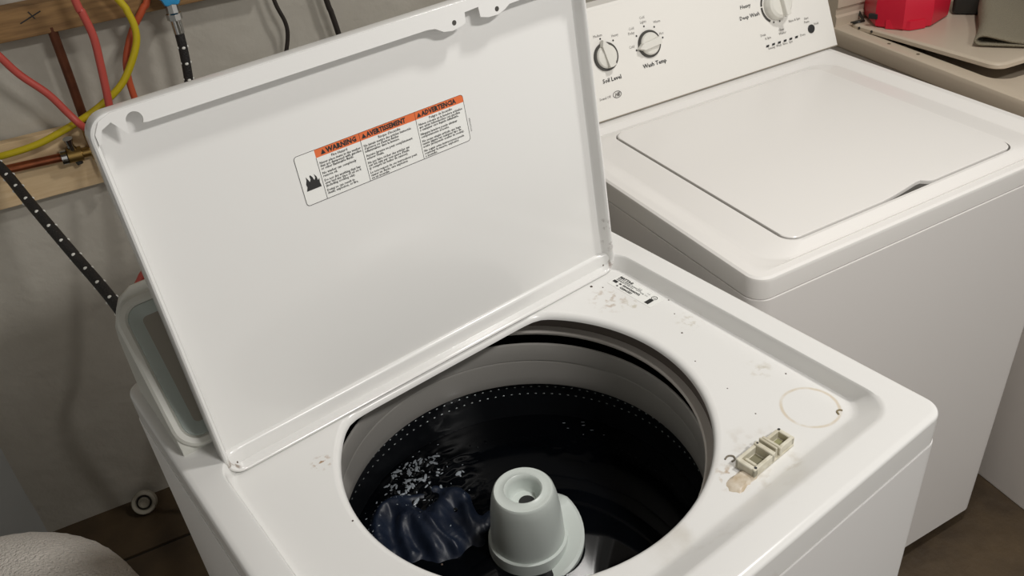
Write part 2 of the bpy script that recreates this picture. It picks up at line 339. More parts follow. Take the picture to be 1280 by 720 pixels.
MB(ML).prism([(C1, YB), (SX1 - 0.0002, YB), (SX1 - 0.0002, SY1 - 0.003), (SX1 - 0.003, SY1 - 0.0002), (C1, SY1 - 0.0002)], zs, zs + 0.0001).build('orange_band', orange, st, ang=0)
tx = MB(ML); ZT = zs + 0.00025
for x, head, xe in ((C1, 'WARNING', C2), (C2, 'AVERTISSEMENT', C3), (C3, 'ADVERTENCIA', SX1)):
    wmax = {'WARNING': 0.0385, 'AVERTISSEMENT': 0.0625, 'ADVERTENCIA': 0.0555}[head]
    tx.text(head, 0.0078, (x + (0.0135 if head == 'WARNING' else 0.009), YB + 0.0020, ZT), bold=0.00038, space=1.03, xs=wmax / {'WARNING': 0.0395, 'AVERTISSEMENT': 0.0715, 'ADVERTENCIA': 0.0615}[head])
    tx0 = x + (0.0065 if head == 'WARNING' else 0.0022)
    tri = [(tx0, YB + 0.0018), (tx0 + 0.006, YB + 0.0018), (tx0 + 0.003, YB + 0.0072)]
    tx.poly([(a, b, ZT) for a, b in tri])
    if head != 'WARNING': tx.poly([(x - 0.0002, YB, ZT), (x + 0.0002, YB, ZT), (x + 0.0002, SY1 - 0.0004, ZT), (x - 0.0002, SY1 - 0.0004, ZT)])
EN = ['Never place items in the washer', 'that are dampened with gasoline', 'or other flammable fluids.', '', 'No washer can completely', 'remove oil.', '', 'Do not dry anything that has', 'ever had any type of oil on it', '(including cooking oils).', '', 'Doing so can result in', 'death, explosion, or fire.']
FR = ['Ne jamais mettre des articles humectés', "d'essence ou d'autres fluides", 'inflammables dans la laveuse.', '', 'Aucune laveuse ne peut complètement', "enlever l'huile.", '', 'Ne pas faire sécher des articles qui', "ont été salis par tout genre d'huile", '(y compris les huiles de cuisson).', '', 'Le non-respect de ces instructions peut', 'causer un décès, une explosion', 'ou un incendie.']
ES = ['Nunca coloque en la lavadora artículos', 'que estén humedecidos con gasolina', 'o cualquier otro líquido inflamable.', '', 'Ninguna lavadora puede eliminar', 'completamente el aceite.', '', 'No seque ningún artículo que haya', 'tenido alguna vez cualquier tipo de', 'aceite (incluyendo aceites de cocina).', '', 'No seguir estas instrucciones puede', 'ocasionar la muerte, explosión', 'o incendio.']
for x, xe, sub, lines in ((C1, C2, 'Fire Hazard', EN), (C2, C3, "Risque d'incendie", FR), (C3, SX1, 'Peligro de Incendio', ES)):
    tx.text(sub, 0.0042, ((x + xe) / 2, YB - 0.0042, ZT), 'CENTER', bold=0.00006)
    y = YB - 0.0082
    for ln in lines:
        if ln: tx.text(ln, 0.0040, (x + 0.0022, y, ZT), bold=0.00007, xs=0.98)
        y -= 0.0033 if ln else 0.0019
tx.text('W10240438A', 0.003, (SX1 + 0.0045, SY0 + 0.010, ZT - 0.0004), M=Matrix.Translation((SX1 + 0.0045, SY0 + 0.010, 0)) @ Matrix.Rotation(pi / 2, 4, 'Z') @ Matrix.Translation((-SX1 - 0.0045, -SY0 - 0.010, 0)))
tx.build('lettering', ink, st, ang=0)
# flame pictogram
fx, fy = 0.1885, 0.2785
fp = [(0, 0), (0.018, 0.0), (0.0172, 0.005), (0.0178, 0.010), (0.0158, 0.008), (0.0152, 0.0125), (0.0128, 0.0165), (0.0135, 0.012), (0.0118, 0.0095), (0.0105, 0.0135), (0.0085, 0.0165), (0.0072, 0.0155), (0.0078, 0.012), (0.0062, 0.0092), (0.0048, 0.0125), (0.0030, 0.0160), (0.0028, 0.012), (0.0012, 0.008), (0.0018, 0.0045)]
MB(ML).poly([(fx + a, fy + b, ZT) for a, b in fp]).build('flame_symbol', ink, st, ang=0)
# rating label on the deck: reads from the back towards the front
MR = Matrix(((0, 1, 0, 0.6095), (-1, 0, 0, 0.461), (0, 0, 1, ZD + 0.0002), (0, 0, 0, 1)))
rl = MB(MR).prism(rr2(0, 0.084, 0, 0.027, 0.001), -0.0001, 0.0002).build('rating_label', paper, w1)
rt = MB(MR); zt = 0.0004
rt.text('MAYTAG', 0.0062, (0.003, 0.0205, zt), bold=0.0004)
for i, s_ in enumerate(('BENTON HARBOR, MI 49022 U.S.A.', 'ASSEMBLED IN THE U.S.A.')): rt.text(s_, 0.0030, (0.003, 0.0172 - 0.0032 * i, zt), bold=0.0001)
for x0, x1, y0, y1 in ((0.002, 0.010, 0.0075, 0.0125), (0.014, 0.018, 0.0085, 0.0115), (0.014, 0.017, 0.003, 0.0055)): rt.poly([(x0, y0, zt), (x1, y0, zt), (x1, y1, zt), (x0, y1, zt)])
rt.text('MVWC200XW2', 0.0048, (0.021, 0.0085, zt), bold=0.0003); rt.text('C22841557', 0.0048, (0.021, 0.0028, zt), bold=0.0003)
for i, s_ in enumerate(('120 V', '60 Hz', '10 A')): rt.text(s_, 0.0036, (0.041 + 0.0085 * i, 0.0195 - 0.0055 * (i == 1), zt), xs=0.8); rt.text(s_, 0.0036, (0.041 + 0.0085 * i, 0.0145, zt), xs=0.8)
rt.poly([(0.0695, 0.003, zt), (0.0765, 0.003, zt), (0.0765, 0.015, zt), (0.0695, 0.015, zt)])
rt.loops([[(0.073 + 0.0045 * cos(q * pi / 12), 0.0195 + 0.0045 * sin(q * pi / 12), zt) for q in range(24)], [(0.073 + 0.0036 * cos(q * pi / 12), 0.0195 + 0.0036 * sin(q * pi / 12), zt) for q in range(24)]])
rt.text('SA', 0.0045, (0.073, 0.0180, zt), 'CENTER')
rt.build('lettering', ink, rl, ang=0)
# broken latch strike left on the deck
la = MB(Matrix.Translation((0.500, 0.100, ZD)) @ Matrix.Rotation(radians(2), 4, 'Z'))
def lb(x0, x1, y0, y1, z0, z1): la.box(x0, x1, y0, y1, z0, z1, 0.0008, 1)
lb(-0.030, 0.040, -0.012, 0.013, 0.0, 0.003)
lb(-0.030, 0.004, -0.012, -0.008, 0.002, 0.013); lb(-0.030, 0.004, 0.009, 0.013, 0.002, 0.013); lb(-0.030, -0.024, -0.012, 0.013, 0.002, 0.012); lb(0.000, 0.006, -0.012, 0.013, 0.002, 0.015)
lb(-0.020, -0.016, -0.008, 0.009, 0.002, 0.008)
lb(0.009, 0.012, -0.010, 0.013, 0.002, 0.016); lb(0.014, 0.018, -0.012, 0.013, 0.002, 0.014); lb(0.018, 0.040, -0.011, -0.007, 0.002, 0.013); lb(0.018, 0.036, 0.006, 0.010, 0.002, 0.013); lb(0.036, 0.041, -0.011, 0.010, 0.002, 0.012)
lo_ = la.build('latch_strike', latchm, w1); lo_['label'] = 'broken beige plastic latch strike'
for (hx, hy, hz, hr) in ((-0.026, -0.010, 0.0132, 0.0016), (0.0385, 0.008, 0.0122, 0.0016), (0.003, 0.010, 0.0152, 0.0013)):
    MB(la.M).lathe([(0, 0.0002), (hr, 0.0002), (hr, -0.001)], (hx, hy, hz), 12).build('screw_hole', ink, lo_)
MB(la.M).box(-0.016, -0.002, -0.007, 0.008, 0.003, 0.0036).build('latch_pocket', mat('latch_shadow', srgb(120, 116, 92), 0.6), lo_)
MB(la.M).box(0.020, 0.034, -0.006, 0.005, 0.003, 0.0036).build('latch_pocket', mat('latch_olive', srgb(140, 138, 100), 0.6), lo_)
gl = MB(la.M); ring0 = []; ring1 = []
for k in range(28):
    a = 2 * pi * k / 28; r = 0.016 + 0.006 * noise.noise(Vector((cos(a) * 2, sin(a) * 2, 5))) + 0.004 * cos(2 * a)
    ring0.append((-0.038 + r * 1.15 * cos(a), -0.004 + r * 0.8 * sin(a), 0)); ring1.append((-0.037 + r * 0.8 * cos(a), -0.004 + r * 0.55 * sin(a), 0.003 + 0.002 * noise.noise(Vector((cos(a) * 5, sin(a) * 5, 1)))))
gl.loops([ring0, ring1], False, True); gl.build('glue_residue', residue, lo_)
cr = MB(); cr.tube(catmull([(0.470, 0.126, ZD + 0.0006), (0.476, 0.127, ZD + 0.0008), (0.480, 0.123, ZD + 0.0008), (0.478, 0.119, ZD + 0.0006), (0.473, 0.119, ZD + 0.0006)], 5), 0.0010, 6)
cr.build('chipped_mark', mat('chip_grey', srgb(120, 112, 98), 0.6), w1)
cr = MB(); cr.tube(catmull([(0.6155, 0.086, ZD + 0.0005), (0.618, 0.090, ZD + 0.0006), (0.622, 0.090, ZD + 0.0006), (0.624, 0.087, ZD + 0.0005)], 5), 0.0011, 6)
cr.build('chipped_mark', mat('chip_olive', srgb(130, 118, 88), 0.6), w1)
sp = MB()
for (x, y, r) in ((0.587, 0.470, 0.0022), (0.597, 0.457, 0.0012), (0.640, 0.372, 0.0012), (0.623, 0.345, 0.001), (0.55, 0.15, 0.001), (0.56, 0.20, 0.0009), (0.44, 0.063, 0.0016), (0.63, 0.17, 0.0012), (0.12, 0.33, 0.0012), (0.16, 0.22, 0.0012), (0.57, 0.26, 0.001), (0.60, 0.31, 0.0014)):
    sp.lathe([(r, 0), (r * 0.5, r * 0.5), (0, r * 0.55)], (x, y, ZD), 8)
sp.build('dirt_speck', mat('dark_speck', srgb(70, 56, 46), 0.7), w1, kind='stuff')
# console behind the lid: sloped front with a framed grey fascia
cp = [(0.522, H - 0.01), (0.520, 0.925), (0.631, 1.064), (0.638, 1.071), (0.646, 1.073), (0.655, 1.069), (0.660, 1.05), (0.674, H - 0.01)]
def cend(x, d): k = 1 - d / 0.15; return [(x, 0.522 + (y - 0.522) * k if z > 0.93 and y < 0.66 else y, 0.915 + (z - 0.915) * k if z > 0.93 else z) for y, z in cp]
co = MB(); co.loops([cend(0.014, 0.05), cend(0.016, 0.030), cend(0.021, 0.016), cend(0.030, 0.006), cend(0.046, 0.0), cend(W - 0.046, 0.0), cend(W - 0.030, 0.006), cend(W - 0.021, 0.016), cend(W - 0.016, 0.030), cend(W - 0.014, 0.05)], True, True)
coo = co.build('control_console', capplastic, w1, ang=50)
ct = atan2(0.111, 0.139)
MC = Matrix(((1, 0, 0, 0.013), (0, sin(ct), -cos(ct), 0.520), (0, cos(ct), sin(ct), 0.925), (0, 0, 0, 1)))
CW, CH = W - 0.026, hypot(0.111, 0.139)
def Cr(o, z, r=0.03): return [(x, y, z) for x, y in rrect(o, CW - o, o - 0.006, CH - o + 0.004, max(r - o, 0.006), 6, 8)]
MB(MC).loops([Cr(0.0, -0.004), Cr(0.0, 0.004), Cr(0.003, 0.007), Cr(0.009, 0.007), Cr(0.012, 0.004), Cr(0.012, -0.004)]).build('console_frame', capplastic, coo)
MB(MC).loops([Cr(0.012, 0.004), Cr(0.013, 0.0055), Cr(0.016, 0.0050), Cr(0.026, 0.0012), Cr(0.028, 0.001)]).build('console_trim', trimteal, coo)
MB(MC).poly(Cr(0.026, 0.0011)).build('fascia', fascia, coo, ang=0)

# ------------------------------------------------------------------ wash load
ZW = 0.664
def swirl(x, y):    # height of the churned water
    g = exp(-((x - 0.285) ** 2 + (y - 0.53) ** 2) / (2 * 0.045 ** 2)); g2 = exp(-((x - 0.54) ** 2 + (y - 0.44) ** 2) / (2 * 0.035 ** 2))
    f = noise.fractal(Vector((x * 60, y * 60, 2)), 0.9, 2.2, 3)
    return ZW + 0.0004 * noise.noise(Vector((x * 14, y * 14, 6))) + (0.010 * g + 0.003 * g2) * f + 0.006 * g
wt = MB(); rows = []
for i in range(90):
    r = 0.0 if i == 0 else 0.2435 * i / 89
    rows.append([(TC[0] + r * cos(2 * pi * k / 180), TC[1] + r * sin(2 * pi * k / 180), swirl(TC[0] + r * cos(2 * pi * k / 180), TC[1] + r * sin(2 * pi * k / 180))) for k in range(180)])
wt.loops(rows)
wato = tag(wt.build('wash_water', waterm, ang=180), 'dark rippled wash water inside the open washing machine', 'water', kind='stuff')
# navy garment: a soaked heap with soft folds that break the surface
FOLDS = [([(0.185, 0.455), (0.205, 0.497), (0.232, 0.512), (0.247, 0.485), (0.246, 0.440), (0.240, 0.405)], 0.017, 0.013), ([(0.270, 0.395), (0.272, 0.440), (0.290, 0.465), (0.318, 0.472)], 0.014, 0.016),
         ([(0.296, 0.378), (0.304, 0.415), (0.316, 0.440), (0.322, 0.452)], 0.012, 0.011), ([(0.214, 0.420), (0.220, 0.455), (0.232, 0.474)], 0.010, 0.009), ([(0.318, 0.395), (0.330, 0.402), (0.345, 0.408)], 0.012, 0.014),
         ([(0.250, 0.515), (0.275, 0.500), (0.300, 0.497)], 0.008, 0.010), ([(0.262, 0.385), (0.257, 0.420), (0.260, 0.455)], 0.008, 0.006)]
FL = [([p.to_2d() for p in catmull([(a, b, 0) for a, b in P], 8)], h, w) for P, h, w in FOLDS]
def heap(x, y):
    m = 0.0145 * exp(-((x - 0.240) / 0.085) ** 2 - ((y - 0.455) / 0.085) ** 2)
    f = sum(h * exp(-(min((Vector((x, y)) - p).length for p in P) / w) ** 2) for P, h, w in FL)
    fold = 0.006 * noise.noise(Vector((x * 38 + 10 * y, y * 20, 3))) + 0.0025 * abs(noise.noise(Vector((x * 60, y * 40, 9)))) + 0.0012 * noise.noise(Vector((x * 120, y * 70, 1)))
    return ZW - 0.013 + m + f * 1.15 + fold
gm = MB(); rows = []
GX, GY = 110, 100
for j in range(GY + 1):
    row = []
    for i in range(GX + 1):
        x = 0.125 + 0.240 * i / GX; y = 0.350 + 0.215 * j / GY
        e = min(1.0, min(i, GX - i, j, GY - j) / 8.0); z = ZW - 0.013 + (heap(x, y) - ZW + 0.013) * e
        rr = hypot(x - TC[0], y - TC[1])
        if rr > 0.239: x = TC[0] + (x - TC[0]) * 0.239 / rr; y = TC[1] + (y - TC[1]) * 0.239 / rr
        if rr < 0.058: z = min(z, ZW - 0.012)
        row.append((x, y, z))
    rows.append(row)
gm.strip(rows)
tag(gm.build('wet_garment', denim, ang=180), 'soaked navy blue garment bunched in the water beside the agitator', 'clothing')
fb = MB(); rnd = random.Random(3)
def bubble_glint(x, y, r, st=1.0, an=0.0):
    if hypot(x - TC[0], y - TC[1]) > 0.240: return
    z = max(swirl(x, y), heap(x, y)) - 0.0002; ca, sa = cos(an), sin(an)
    fb.loops([[(x + (ca * st * cos(q) - sa * sin(q)) * r * k, y + (sa * st * cos(q) + ca * sin(q)) * r * k, z + r * hh) for q in [2 * pi * t / 7 for t in range(7)]] for k, hh in ((1, 0), (0.85, 0.4), (0.45, 0.7))], False, True)
for _ in range(170): bubble_glint(rnd.gauss(0.290, 0.025), rnd.gauss(0.542, 0.024), abs(rnd.gauss(0.0006, 0.0010)) + 0.0005, rnd.uniform(1, 3.5), rnd.uniform(0, 3))
for _ in range(50):
    a = rnd.uniform(1.5, 3.3); r = rnd.uniform(0.20, 0.238); bubble_glint(TC[0] + r * cos(a), TC[1] + r * sin(a), rnd.uniform(0.0004, 0.0010), rnd.uniform(1, 2))
for _ in range(45): bubble_glint(rnd.gauss(0.265, 0.04), rnd.gauss(0.495, 0.035), rnd.uniform(0.0004, 0.0010), rnd.uniform(1, 3), rnd.uniform(0, 3))
for _ in range(12): bubble_glint(rnd.gauss(0.545, 0.015), rnd.gauss(0.445, 0.02), rnd.uniform(0.0003, 0.0008), rnd.uniform(2, 6), rnd.uniform(2, 2.6))
fb.build('bubble_glint', foamm, wato, kind='stuff')

# ------------------------------------------------------------------ the closed washing machine beside it
KA = radians(-9); K0 = Vector((0.728, 0.293, 0))
MK = Matrix.Translation(K0) @ Matrix.Rotation(KA, 4, 'Z')
KW, KD = 0.695, 0.67
k1 = thing('washing_machine', MK @ Vector((KW / 2, KD / 2, 0)), 'white top-load washing machine with closed lid and dial console', 'washing machine', KA)
def KO(i, z, r=0.028, x0=0, x1=KW, y0=0, y1=KD): return [(x, y, z) for x, y in rrect(x0 + i, x1 - i, y0 + i, y1 - i, max(r - i, 0.004), 12, 8)]
MB(MK).loops([KO(0.004, 0.03), KO(0.0, 0.035), KO(0.0, 0.8742), KO(0.0006, 0.8758), KO(0.0015, 0.8763), KO(0.02, 0.8765)], True).build('cabinet', mat('off_white_cabinet', (0.76, 0.735, 0.71, 1), 0.4), k1)
for fx in (0.06, KW - 0.06):
    for fy in (0.07, KD - 0.07): MB(MK).lathe([(0.0, 0.0), (0.022, 0.0), (0.024, 0.006), (0.020, 0.018), (0.008, 0.022), (0.008, 0.04), (0, 0.04)], (fx, fy, 0), 16).build('foot', knobdark, k1)
LX0, LX1, LY0, LY1 = 0.104, 0.582, 0.052, 0.494
kt = MB(MK)
kt.loops([KO(0.002, 0.8768), KO(0.0012, 0.878), KO(0.0012, 0.905), KO(0.0025, 0.9095), KO(0.006, 0.912), KO(0.016, 0.9125),
          KO(0.0, 0.9130, 0.035, 0.024, 0.672, 0.016, 0.535), KO(0.0, 0.9055, 0.045, 0.046, 0.650, 0.026, 0.522), KO(0.0, 0.9065, 0.045, 0.054, 0.642, 0.030, 0.518), KO(0.0, 0.9140, 0.03, LX0 - 0.010, LX1 + 0.010, LY0 - 0.008, LY1 + 0.004),
          KO(0.0, 0.9135, 0.024, LX0 - 0.003, LX1 + 0.003, LY0 - 0.003, LY1 + 0.003), KO(0.0, 0.896, 0.024, LX0 - 0.003, LX1 + 0.003, LY0 - 0.003, LY1 + 0.003)], False, True)
kt.build('top_deck', kenmore, k1, ang=30)
# lid with a curved finger scoop in its front edge
def lidloop(o, z):
    out = []
    for x, y in rrect(LX0 + o, LX1 - o, LY0 + o, LY1 - o, 0.022, 48, 8):
        if y < LY0 + o + 0.001 and 0.28 < x < 0.40:
            t = (x - 0.285) / 0.105
            if 0 <= t <= 1: y += 0.011 * (min(1, t / 0.8) ** 1.4) * (1 - max(0, (t - 0.92) / 0.08))
        out.append((x, y, z))
    return out
kl = MB(MK).loops([lidloop(0, 0.900), lidloop(0, 0.9145), lidloop(0.0008, 0.9157), lidloop(0.002, 0.9160), lidloop(0.03, 0.9164)], True, True).build('lid', kenmore, k1, ang=35)
MB(MK).box(0.286, 0.394, LY0 - 0.002, LY0 + 0.022, 0.897, 0.9095).build('scoop_shade', knobdark, kl)  # dark plate stands in for the shade under the lid's cut-out
# console
kty = radians(20); KY0, KZ0, KH = 0.552, 0.916, 0.20
cpk = [(KY0, KZ0), (KY0 + KH * sin(kty) - 0.003, KZ0 + KH * cos(kty) - 0.006), (KY0 + KH * sin(kty) + 0.004, KZ0 + KH * cos(kty)), (KY0 + 0.105, KZ0 + KH * cos(kty) - 0.002), (KY0 + 0.114, KZ0 + KH * cos(kty) - 0.012), (KY0 + 0.116, KZ0 - 0.002)]
ck = MB(MK); ins = [(0.004, 0.004), (0.0, 0.0)]
XR = 0.705
ck.loops([[(0.0 + 0.004, y + 0.003, z - 0.003) for y, z in cpk], [(0.0, y, z) for y, z in cpk], [(XR + 0.002 - 0.02 * (z - KZ0) / 0.19, y, z) for y, z in cpk], [(XR - 0.003 - 0.02 * (z - KZ0) / 0.19, y + 0.003, z - 0.003) for y, z in cpk]], True, True)
kc = ck.build('control_console', kplastic, k1, ang=30)
MKC = MK @ Matrix(((1, 0, 0, 0), (0, sin(kty), -cos(kty), KY0), (0, cos(kty), sin(kty), KZ0), (0, 0, 0, 1)))
MB(MKC).box(0.0, XR, -0.001, 0.0008, -0.004, 0.0008).build('console_seam', mat('seam_grey', srgb(150, 142, 128), 0.6), kc)
def knob(x, y, r, ang):
    M = MKC @ Matrix.Translation((x, y, 0))
    kn = MB(M)
    kn.lathe([(r * 0.84, 0.002), (r * 0.82, 0.006), (r * 0.74, 0.0085), (r * 0.4, 0.0105), (0, 0.011)], (0, 0, 0), 36)
    M2 = M @ Matrix.Rotation(ang, 4, 'Z'); kn.M = M2
    ww = r * 0.27
    kn.loops([[(r * 1.20, 0, 0.004), (r * 0.80, ww, 0.004), (-r * 0.78, ww * 1.1, 0.004), (-r * 0.86, 0, 0.004), (-r * 0.78, -ww * 1.1, 0.004), (r * 0.80, -ww, 0.004)],
              [(r * 1.16, 0, 0.0125), (r * 0.78, ww * 0.9, 0.0145), (-r * 0.72, ww, 0.016), (-r * 0.78, 0, 0.016), (-r * 0.72, -ww, 0.016), (r * 0.78, -ww * 0.9, 0.0145)]], True, True)
    k_ = kn.build('knob', knobm, kc, ang=30)
    MB(M).lathe([(r, 0.0), (r, 0.003), (r * 0.97, 0.004), (0, 0.0042)], (0, 0, 0), 36).build('knob_ring', knobdark, kc)
    return k_
S_, T_, Cc = (0.156, 0.111), (0.253, 0.111), (0.561, 0.116)
knob(*S_, 0.0258, radians(100)); knob(*T_, 0.0250, radians(187))
cy = MB(MKC @ Matrix.Translation((Cc[0], Cc[1], 0)))
cy.lathe([(0.030, 0.0), (0.030, 0.010), (0.028, 0.018), (0.023, 0.022), (0, 0.023)], (0, 0, 0), 40)
cy.M = cy.M @ Matrix.Rotation(radians(8), 4, 'Z'); cy.box(-0.006, 0.006, -0.026, 0.026, 0.018, 0.034, 0.003)
cy.build('cycle_dial', knobm, kc, ang=35)
def arc(a0, a1, r0, r1, nm, z=0.0012):
    n = 14; MB(MKC @ Matrix.Translation((Cc[0], Cc[1], 0))).strip([[(r * cos(radians(a0 + (a1 - a0) * i / n)), r * sin(radians(a0 + (a1 - a0) * i / n)), z) for i in range(n + 1)] for r in (r0, r1)]).build(nm, knobdark, kc, ang=0)
arc(118, 176, 0.033, 0.0375, 'dial_arc'); arc(180, 238, 0.033, 0.0375, 'dial_arc'); arc(-30, 60, 0.0335, 0.037, 'dial_arc')
for a in (250, 275, 305): arc(a, a + 5, 0.0335, 0.037, 'dial_tick')
kp = MB()
kp.M = MKC
zt = 0.0010
kp.text('Soil Level', 0.0108, (S_[0] + 0.003, 0.0655, zt), 'CENTER', bold=0.0002); kp.text('Wash Temp', 0.0108, (T_[0] + 0.004, 0.070, zt), 'CENTER', bold=0.0002)
kp.text('Deep Wash', 0.0104, (0.519, 0.1040, zt), 'RIGHT', bold=0.00015); kp.text('Heavy', 0.0104, (0.500, 0.1245, zt), 'RIGHT', bold=0.00015)
for (x, y) in ((S_[0] - 0.030, S_[1] + 0.018), (S_[0] - 0.004, S_[1] + 0.033), (S_[0] + 0.022, S_[1] + 0.024), (T_[0] - 0.030, T_[1] - 0.005), (T_[0] - 0.024, T_[1] + 0.020), (T_[0] - 0.004, T_[1] + 0.033), (T_[0] + 0.018, T_[1] + 0.027), (T_[0] + 0.032, T_[1] + 0.004)):
    kp.disc((x, y, zt), 0.0018, 10)
for i in range(6): x = 0.526 + 0.0152 * i; kp.poly([(x - 0.0045, 0.039, zt), (x + 0.0030, 0.039, zt), (x + 0.0045, 0.043, zt), (x - 0.0030, 0.043, zt)])
kp.build('lettering', ink, kc, ang=0, kind='stuff')
kg = MB(MKC)
for s_, x, y, al in (('Medium', S_[0] - 0.008, S_[1] + 0.037, 'CENTER'), ('Heavy', S_[0] + 0.020, S_[1] + 0.030, 'LEFT'), ('Light', S_[0] - 0.030, S_[1] + 0.023, 'RIGHT'), ('Cold', T_[0] - 0.033, T_[1] + 0.001, 'RIGHT'), ('Cold', T_[0] - 0.032, T_[1] + 0.033, 'CENTER'), ('Delay', T_[0] - 0.034, T_[1] + 0.025, 'CENTER'),
                     ('Cold', T_[0] - 0.005, T_[1] + 0.047, 'CENTER'), ('Lights', T_[0] - 0.004, T_[1] + 0.039, 'CENTER'), ('Warm', T_[0] + 0.018, T_[1] + 0.033, 'LEFT'), ('Hot', T_[0] + 0.026, T_[1] + 0.010, 'LEFT'),
                     ('Drain', 0.519, 0.062, 'CENTER'), ('& Spin', 0.530, 0.054, 'CENTER'), ('Clean', 0.566, 0.062, 'CENTER'), ('Washer', 0.568, 0.055, 'CENTER'), ('Rinse & Spin', 0.588, 0.073, 'LEFT'), ('Start', 0.634, 0.069, 'CENTER'), ('Pause', 0.634, 0.062, 'CENTER'), ('Hold', 0.652, 0.053, 'LEFT'), ('Done', 0.612, 0.0395, 'LEFT'), ('Sensing  Wash  Rinse  Spin', 0.526, 0.0335, 'LEFT'), ('Sound Off', 0.136, 0.037, 'CENTER')):
    kg.text(s_, 0.0070, (x, y, zt), al, xs=0.85)
cx0, cy0 = 0.163, 0.0395
kg.loops([[(cx0 + 0.0095 * cos(q * pi / 12), cy0 + 0.0065 * sin(q * pi / 12), zt) for q in range(24)], [(cx0 + 0.0083 * cos(q * pi / 12), cy0 + 0.0053 * sin(q * pi / 12), zt) for q in range(24)]])
kg.text('HE', 0.0085, (cx0, cy0 - 0.003, zt), 'CENTER', bold=0.0004, shear=0.3)
kg.build('small_lettering', greyink, kc, ang=0, kind='stuff')
MB(MKC).lathe([(0.0085, 0.0), (0.0085, 0.002), (0.0075, 0.003), (0, 0.003)], (0.643, 0.048, 0), 24).build('start_button', ink, kc)

# ------------------------------------------------------------------ third machine at the right edge
M3 = MK @ Matrix.Translation((0.8165, 0.2225, -0.035)) @ Matrix.Rotation(radians(-4.5), 4, 'Z')
TW, TF, TB = 0.68, -0.34, 0.52
k2 = thing('washing_machine', M3 @ Vector((TW / 2, 0.09, 0.035)), 'beige washing machine at the far right with clutter on its lid', 'washing machine', KA - radians(4.5))
def TO(i, z, r=0.03, x0=0.0, x1=TW, y0=TF, y1=TB): return [(x, y, z) for x, y in rrect(x0 + i, x1 - i, y0 + i, y1 - i, max(r - i, 0.004), 10, 8)]
MB(M3).loops([TO(0.008, 0.035), TO(0.006, 0.039), TO(0.006, 0.872), TO(0.012, 0.877)], True).build('cabinet', mat('beige_cabinet', (0.66, 0.62, 0.58, 1), 0.45), k2)
MB(M3).loops([TO(0.004, 0.874), TO(0.001, 0.878), TO(0, 0.903), TO(0.003, 0.912), TO(0.008, 0.9155), TO(0, 0.9155, 0.04, 0.034, TW - 0.034, 0.055, 0.46), TO(0, 0.912, 0.04, 0.038, TW - 0.038, 0.060, 0.455), TO(0, 0.889, 0.036, 0.044, TW - 0.044, 0.070, 0.448)], False, True).build('top_deck', dim_bisque, k2, ang=35)
for (x, y) in ((0.020, 0.33), (0.022, 0.25)): MB(M3).lathe([(0.004, 0.9157), (0.002, 0.9167), (0, 0.9168)], (x, y, 0), 8).build('dirt_mark', mat('dark_mark', srgb(90, 78, 62), 0.7), k2)
# lid slightly ajar: raised at the front
LA = atan2(0.024, 0.41); tA = math.tan(LA)
MT = M3 @ Matrix.Translation((0, 0.472, 0.922)) @ Matrix.Rotation(-LA, 4, 'X')
def TL(i, z): return [(x, y, z) for x, y in rrect(0.030 + i, TW - 0.04 - i, -0.410 + i, 0.0 - i, max(0.028 - i, 0.004), 10, 8)]
tl = MB(MT).loops([TL(0.003, -0.011), TL(0, -0.009), TL(0, -0.002), TL(0.003, 0.001), TL(0.008, 0.002)], True, True).build('lid', dim_bisque, k2)
MB(MT).box(0.20, 0.24, -0.390, -0.370, -0.055, -0.010, 0.003).build('lid_prop', knobdark, k2)
for y in (-0.040, -0.078): MB(MT).tube([(0.0285, y, -0.004), (0.031, y, -0.004)], 0.0030, 10).build('rubber_plug', ink, tl)
tcn = MB(M3)
prof = [(0.480, 0.910), (0.480, 0.935), (0.484, 0.94), (0.484, 0.955), (0.480, 0.958), (0.482, 0.985), (0.487, 0.99), (0.505, 1.06), (0.512, 1.06), (0.515, 0.910)]
tcn.loops([[(0.005, y, z) for y, z in prof], [(TW - 0.005, y, z) for y, z in prof]], True, True); tcn.build('control_console', dim_bisque, k2)
# clutter on that lid, in the lid's own frame (x right, y back, z up from the lid)
right = (MT.inverted().to_3x3() @ Vector((0.43, -0.90, 0))).normalized(); away = Vector((-right.y, right.x, 0)).normalized()
MT0 = MT; MT = MT0 @ Matrix.Translation((-right.x * 0.048 + away.x * 0.022, -right.y * 0.048 + away.y * 0.022, 0.0005))
red = thing('red_plastic_case', MT @ Vector((0.15, -0.12, 0.002)), 'red plastic case with black latch lying on the far right machine', 'case', KA)
base = [(0.075, -0.185), (0.135, -0.205), (0.215, -0.175), (0.275, -0.075), (0.17, -0.005), (0.105, -0.035), (0.055, -0.125)]
def scaled(k, z): return [(0.16 + (x - 0.16) * k, -0.11 + (y + 0.11) * k, z) for x, y in base]
MB(MT).loops([scaled(0.95, 0.002), scaled(1.0, 0.006), scaled(1.03, 0.040), scaled(1.0, 0.075), scaled(0.9, 0.088)], True, True).build('shell', redplastic, red, ang=25)
MB(MT).loops([[(0.060, -0.150, z), (0.085, -0.195, z), (0.120, -0.204, z), (0.09, -0.16, z)] for z in (0.003, 0.018, 0.022)], True, True).build('skirt', redplastic, red, ang=25)
MB(MT @ Matrix.Translation((0.0530, -0.120, 0.026)) @ Matrix.Rotation(radians(25), 4, 'Z')).box(-0.005, 0.003, -0.010, 0.010, -0.006, 0.006, 0.002).build('latch', ink, red)
tcs = thing('tool_case', MT @ Vector((0.28, -0.18, 0.002)), 'black plastic tool case wedged between red case and grey cloth', 'case', KA)
MTC = MT @ Matrix.Translation((0.268 - right.x * 0.006 + away.x * 0.025, -0.205 - right.y * 0.006 + away.y * 0.025, 0)) @ Matrix.Rotation(radians(40), 4, 'Z')
